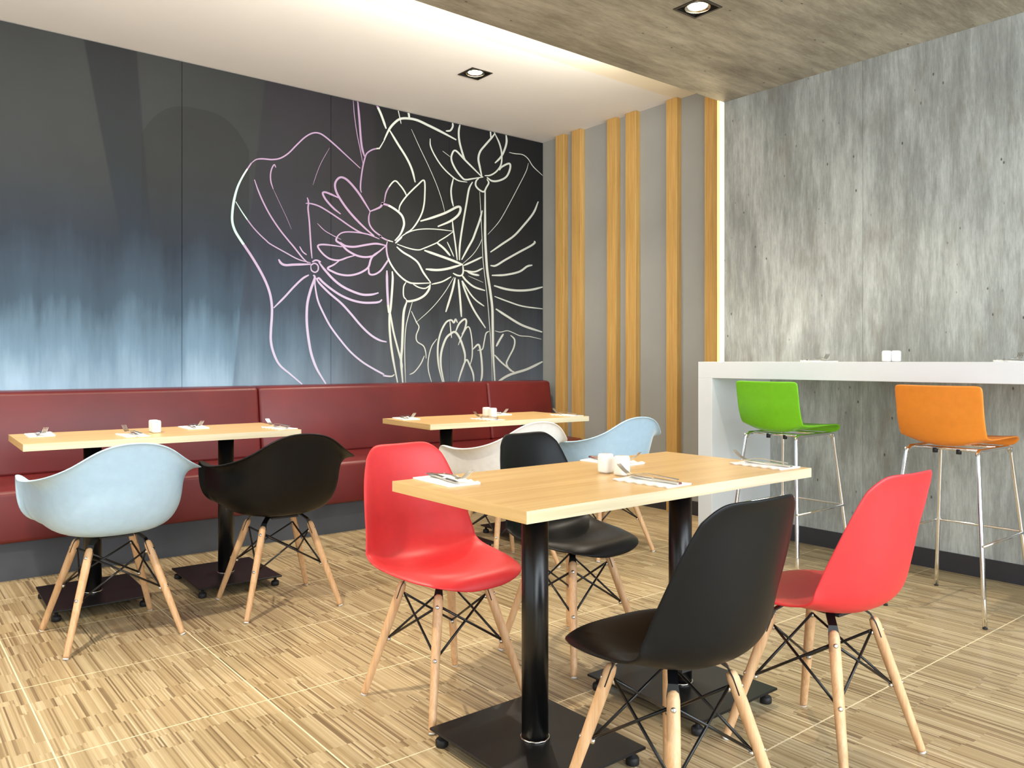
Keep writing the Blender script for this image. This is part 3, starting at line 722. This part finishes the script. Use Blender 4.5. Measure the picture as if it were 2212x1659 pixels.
for i, (x, y, a, m, lab) in enumerate((
    (.782, 3.578, 2, 'plastic_blue', 'pale blue plastic armchair at far left in front of the bench table'),
    (1.478, 3.545, -3.5, 'plastic_black', 'black plastic armchair with wooden legs beside the pale blue one at left'),
    (2.705, 3.425, -3, 'plastic_white', 'white plastic armchair at the far table, half hidden by black side chair'),
    (3.375, 3.345, -4, 'plastic_blue', 'pale blue plastic armchair at the far table near the wooden slats'))):
    place(ap, i == 0, (x, y, 0), R(a), m, lab, G2)

# ------------------------------------------------------------------ bar stools
STO = [(-1.0, .222, .722, .178, .0), (-.93, .214, .746, .182, .002), (-.82, .186, .762, .184, .006), (-.5, .06, .758, .185, .014), (-.2, -.07, .742, .185, .030),
       (.0, -.145, .738, .184, .040), (.14, -.190, .762, .184, .034), (.32, -.212, .835, .185, .022), (.65, -.224, .922, .185, .016), (1.0, -.234, 1.004, .186, .012)]
def bar_stool():
    r = empty('bar_stool', (0, 0, 0))
    finish_shell(shell_side(STO, (10, 24), 28, 48, 2.0, .007, .0), 'seat_shell', 'plastic_green', r, .008, 1)
    fx, fy = .208, .258
    def legpath(sx):
        top = .722
        a = [(sx * fx, -fy, .006), (sx * (.155), -.185, .66), (sx * .150, -.176, .70), (sx * .146, -.155, top)]
        b = [(sx * .146, .155, top), (sx * .150, .176, .70), (sx * .155, .185, .66), (sx * fx, fy, .006)]
        return catmull(a, 6)[:-1] + catmull([a[-1], (sx * .146, 0, top), b[0]], 4)[:-1] + catmull(b, 6)
    for sx in (-1, 1):
        lo = link('side_frame', tube_mesh('side_frame', legpath(sx), .0095, 14), 'chrome', r)
        for sy in (-1, 1):
            link('foot_cap', tube_mesh('foot_cap', [(sx * fx, sy * fy, 0), (sx * fx, sy * fy, .0075)], .0097, 14), 'black_rubber', lo)
    zr = .335; kx = fx - (fx - .155) * zr / .66; ky = fy - (fy - .185) * zr / .66
    o_ = .013
    path = [(-kx - o_, -ky - .02, zr), (-kx - o_, ky, zr), (-kx - o_ + .008, ky + o_ - .003, zr), (-kx + .004, ky + o_, zr), (kx - .004, ky + o_, zr), (kx + o_ - .008, ky + o_ - .003, zr), (kx + o_, ky, zr), (kx + o_, -ky - .02, zr)]
    link('footrest', tube_mesh('footrest', path, .0055, 10), 'chrome', r)
    for y in (-.12, .10):
        link('cross_bar', tube_mesh('cross_bar', [(-.146, y, .722), (.146, y, .722)], .008, 10), 'chrome', r)
    for x in (-.05, .05):
        link('stack_bumper', tube_mesh('stack_bumper', [(x, -.12, .700), (x, -.12, .722)], .011, 10), 'black_rubber', r)
    return r
st = bar_stool()
for i, (x, y, a, m, lab) in enumerate((
    (3.886, 2.432, -90, 'plastic_green', 'lime green bar stool with chrome legs at the white counter'),
    (3.865, 1.562, -90, 'plastic_orange', 'orange bar stool with chrome legs at the white counter'))):
    o = st if i == 0 else copy_tree(st)
    o.location = (x, y, 0); o.rotation_euler = (0, 0, R(a))
    for ch in o.children:
        if ch.name.startswith('seat_shell'): recolour(ch, m)
    tag(o, lab, 'bar stool', 'bar stools at the counter')

# ------------------------------------------------------------------ place settings
def napkin_mesh():
    bm = bmesh.new(); nu, nv = 10, 26; W, L = .108, .200
    def zt(i, j, k):
        u, v = i / nu, j / nv
        e = max(0, 1 - u * 3.2)
        return .0022 + k * .0022 + e * (.0026 * (1 + math.sin(v * 34 + k))) + .0012 * math.sin(v * 5 + u * 3)
    tops, bots = [], []
    for j in range(nv + 1):
        for i in range(nu + 1):
            x = (-.5 + i / nu) * W + (.0025 * math.sin(j / nv * 34) if i == 0 else 0); y = (-.5 + j / nv) * L
            tops.append(bm.verts.new((x, y, zt(i, j, 1)))); bots.append(bm.verts.new((x, y, 0.0)))
    s = nu + 1
    for j in range(nv):
        for i in range(nu):
            a, b, c, d = j * s + i, j * s + i + 1, (j + 1) * s + i + 1, (j + 1) * s + i
            bm.faces.new([tops[q_] for q_ in (a, b, c, d)]); bm.faces.new([bots[q_] for q_ in (d, c, b, a)])
    bd = [i for i in range(nu)] + [j * s + nu for j in range(nv)] + [nv * s + i for i in range(nu, 0, -1)] + [j * s for j in range(nv, 0, -1)]
    for a, b in zip(bd, bd[1:] + bd[:1]): bm.faces.new((bots[a], bots[b], tops[b], tops[a]))
    me = bm_mesh(bm, 'napkin', True); me.materials.append(M['paper']); return me
def ribbon(bm, rows, th):
    prev = None
    for y, z, x0, x1 in rows:
        r_ = [bm.verts.new(p) for p in ((x0, y, z), (x1, y, z), (x1, y, z + th), (x0, y, z + th))]
        if prev:
            for j in range(4): bm.faces.new((prev[j], prev[(j + 1) % 4], r_[(j + 1) % 4], r_[j]))
        else: bm.faces.new(r_)
        prev = r_
    bm.faces.new(prev[::-1])
def fork_mesh():
    bm = bmesh.new()
    ribbon(bm, [(-.095, .004, -.006, .006), (-.088, .0045, -.0075, .0075), (-.05, .0075, -.006, .006), (-.01, .011, -.004, .004), (.02, .0105, -.0032, .0032), (.036, .007, -.005, .005), (.046, .0045, -.011, .011), (.058, .004, -.012, .012)], .0022)
    for k in range(4):
        c = -.012 + .003 + k * .006
        ribbon(bm, [(.058, .004, c - .0021, c + .0021), (.068, .0075, c - .0018, c + .0018), (.080, .0145, c - .0018, c + .0018), (.092, .0245, c - .0016, c + .0016), (.100, .032, c - .0010, c + .0010)], .0018)
    me = bm_mesh(bm, 'fork'); me.materials.append(M['steel']); return me
def knife_mesh():
    bm = bmesh.new()
    ribbon(bm, [(-.105, .0, -.006, .006), (-.098, .0, -.008, .008), (-.05, .0, -.007, .007), (.0, .0, -.0065, .0065)], .0055)
    ribbon(bm, [(.0, .0018, -.006, .006), (.01, .0018, -.0085, .0075), (.06, .0018, -.0095, .0075), (.088, .0018, -.007, .0075), (.102, .0018, .001, .007)], .0016)
    me = bm_mesh(bm, 'knife'); me.materials.append(M['steel']); return me
NAP, FRK, KNF = napkin_mesh(), fork_mesh(), knife_mesh()
ngroup = 'table settings'
def setting(x, y, z, a, where, mirror=False):
    o = link('napkin', NAP); o.location = (x, y, z); o.rotation_euler = (0, 0, a)
    tag(o, 'folded white paper napkin ' + where, 'napkin', 'folded napkins')
    rot = Matrix.Rotation(a, 3, 'Z')
    k = link('knife', KNF); p = rot @ Vector((.006, -.004, 0)); k.location = (x + p.x, y + p.y, z + .0075); k.rotation_euler = (0, 0, a + R(-7))
    tag(k, 'steel knife on the napkin ' + where, 'knife', 'knives')
    f_ = link('fork', FRK); p = rot @ Vector((.002, .012, 0)); f_.location = (x + p.x, y + p.y, z + .0105); f_.rotation_euler = (0, 0, a + R(9))
    tag(f_, 'steel fork on the knife ' + where, 'fork', 'forks')
NEAR, FAR = 0.0, math.pi
for x, y, a, wh in (
    (1.300, 1.915, FAR - .06, 'at the left end of the foreground table'), (1.745, 1.532, NEAR + .03, 'at the front middle of the foreground table'),
    (2.312, 1.540, NEAR - .05, 'at the right end of the foreground table'), (1.985, 1.918, FAR + .05, 'behind the shakers of the foreground table'),
    (.630, 4.290, FAR - .05, 'at the rear left corner of the left table'), (.965, 4.005, NEAR, 'at the front of the left table by pale blue chair'),
    (1.322, 4.270, FAR - .05, 'at the rear of the left table right of the shakers'), (1.655, 3.965, NEAR + .05, 'at the right end of the left table'),
    (2.515, 4.13, FAR - .2, 'at the left end of the far table'), (2.862, 3.785, NEAR, 'in front of the shakers on the far table'),
    (3.185, 4.10, FAR - .2, 'behind the shakers on the far table'), (3.462, 3.745, NEAR, 'at the right end of the far table')):
    setting(x, y, TZ, a, wh)
setting(4.02, 2.335, BT, -math.pi / 2, 'on the white counter above the green stool')
setting(4.02, 1.385, BT, -math.pi / 2, 'on the white counter above the orange stool')

def shaker_mesh():
    bm = bmesh.new(); n = 28; prof = [(.0165, .002), (.0195, .003), (.0205, .008), (.0207, .030), (.0207, .050), (.0198, .056), (.0175, .0595), (.012, .0605), (0.002, .0608)]
    rings = []
    for rr, zz in prof:
        ring = []
        for k in range(n):
            a = 2 * math.pi * k / n; c, s = math.cos(a), math.sin(a)
            m = rr / (abs(c) ** 4.5 + abs(s) ** 4.5) ** (1 / 4.5)
            ring.append(bm.verts.new((m * c, m * s, zz)))
        rings.append(ring)
    for a, b in zip(rings, rings[1:]):
        for k in range(n): bm.faces.new((a[k], a[(k + 1) % n], b[(k + 1) % n], b[k]))
    bm.faces.new(rings[0][::-1]); bm.faces.new(rings[-1])
    me = bm_mesh(bm, 'body', True); me.materials.append(M['ceramic']); return me
SHK = shaker_mesh(); SHB = tube_mesh('base_ring', [(0, 0, 0), (0, 0, .0025)], .0165, 20); SHB.materials.append(M['ceramic_base'])
def shaker(name, x, y, z, a, label):
    r = empty(name, (x, y, z), a); link('body', SHK, None, r); link('base_ring', SHB, None, r)
    tag(r, label, 'shaker', 'white ceramic shakers')
for x, y, a, nm, lab in (
    (1.785, 1.752, .1, 'salt_shaker', 'white ceramic shaker on the foreground table, the left of the pair'), (1.783, 1.682, .05, 'pepper_shaker', 'white ceramic shaker on the foreground table nearer the front fork'),
    (1.092, 4.140, 0, 'salt_shaker', 'white ceramic shaker on the left table, partly hidden behind its pair'), (1.090, 4.092, 0, 'pepper_shaker', 'white ceramic shaker on the left table, front one of the pair'),
    (3.000, 3.975, 0, 'salt_shaker', 'white ceramic shaker on the far table, the left of the pair'), (2.985, 3.890, 0, 'pepper_shaker', 'white ceramic shaker on the far table, the right of the pair')):
    shaker(nm, x, y, TZ, a, lab)
shaker('salt_shaker', 4.262, 2.085, BT, 0, 'white ceramic shaker on the counter, the left of the pair')
shaker('pepper_shaker', 4.285, 2.045, BT, 0, 'white ceramic shaker on the counter, the right of the pair')
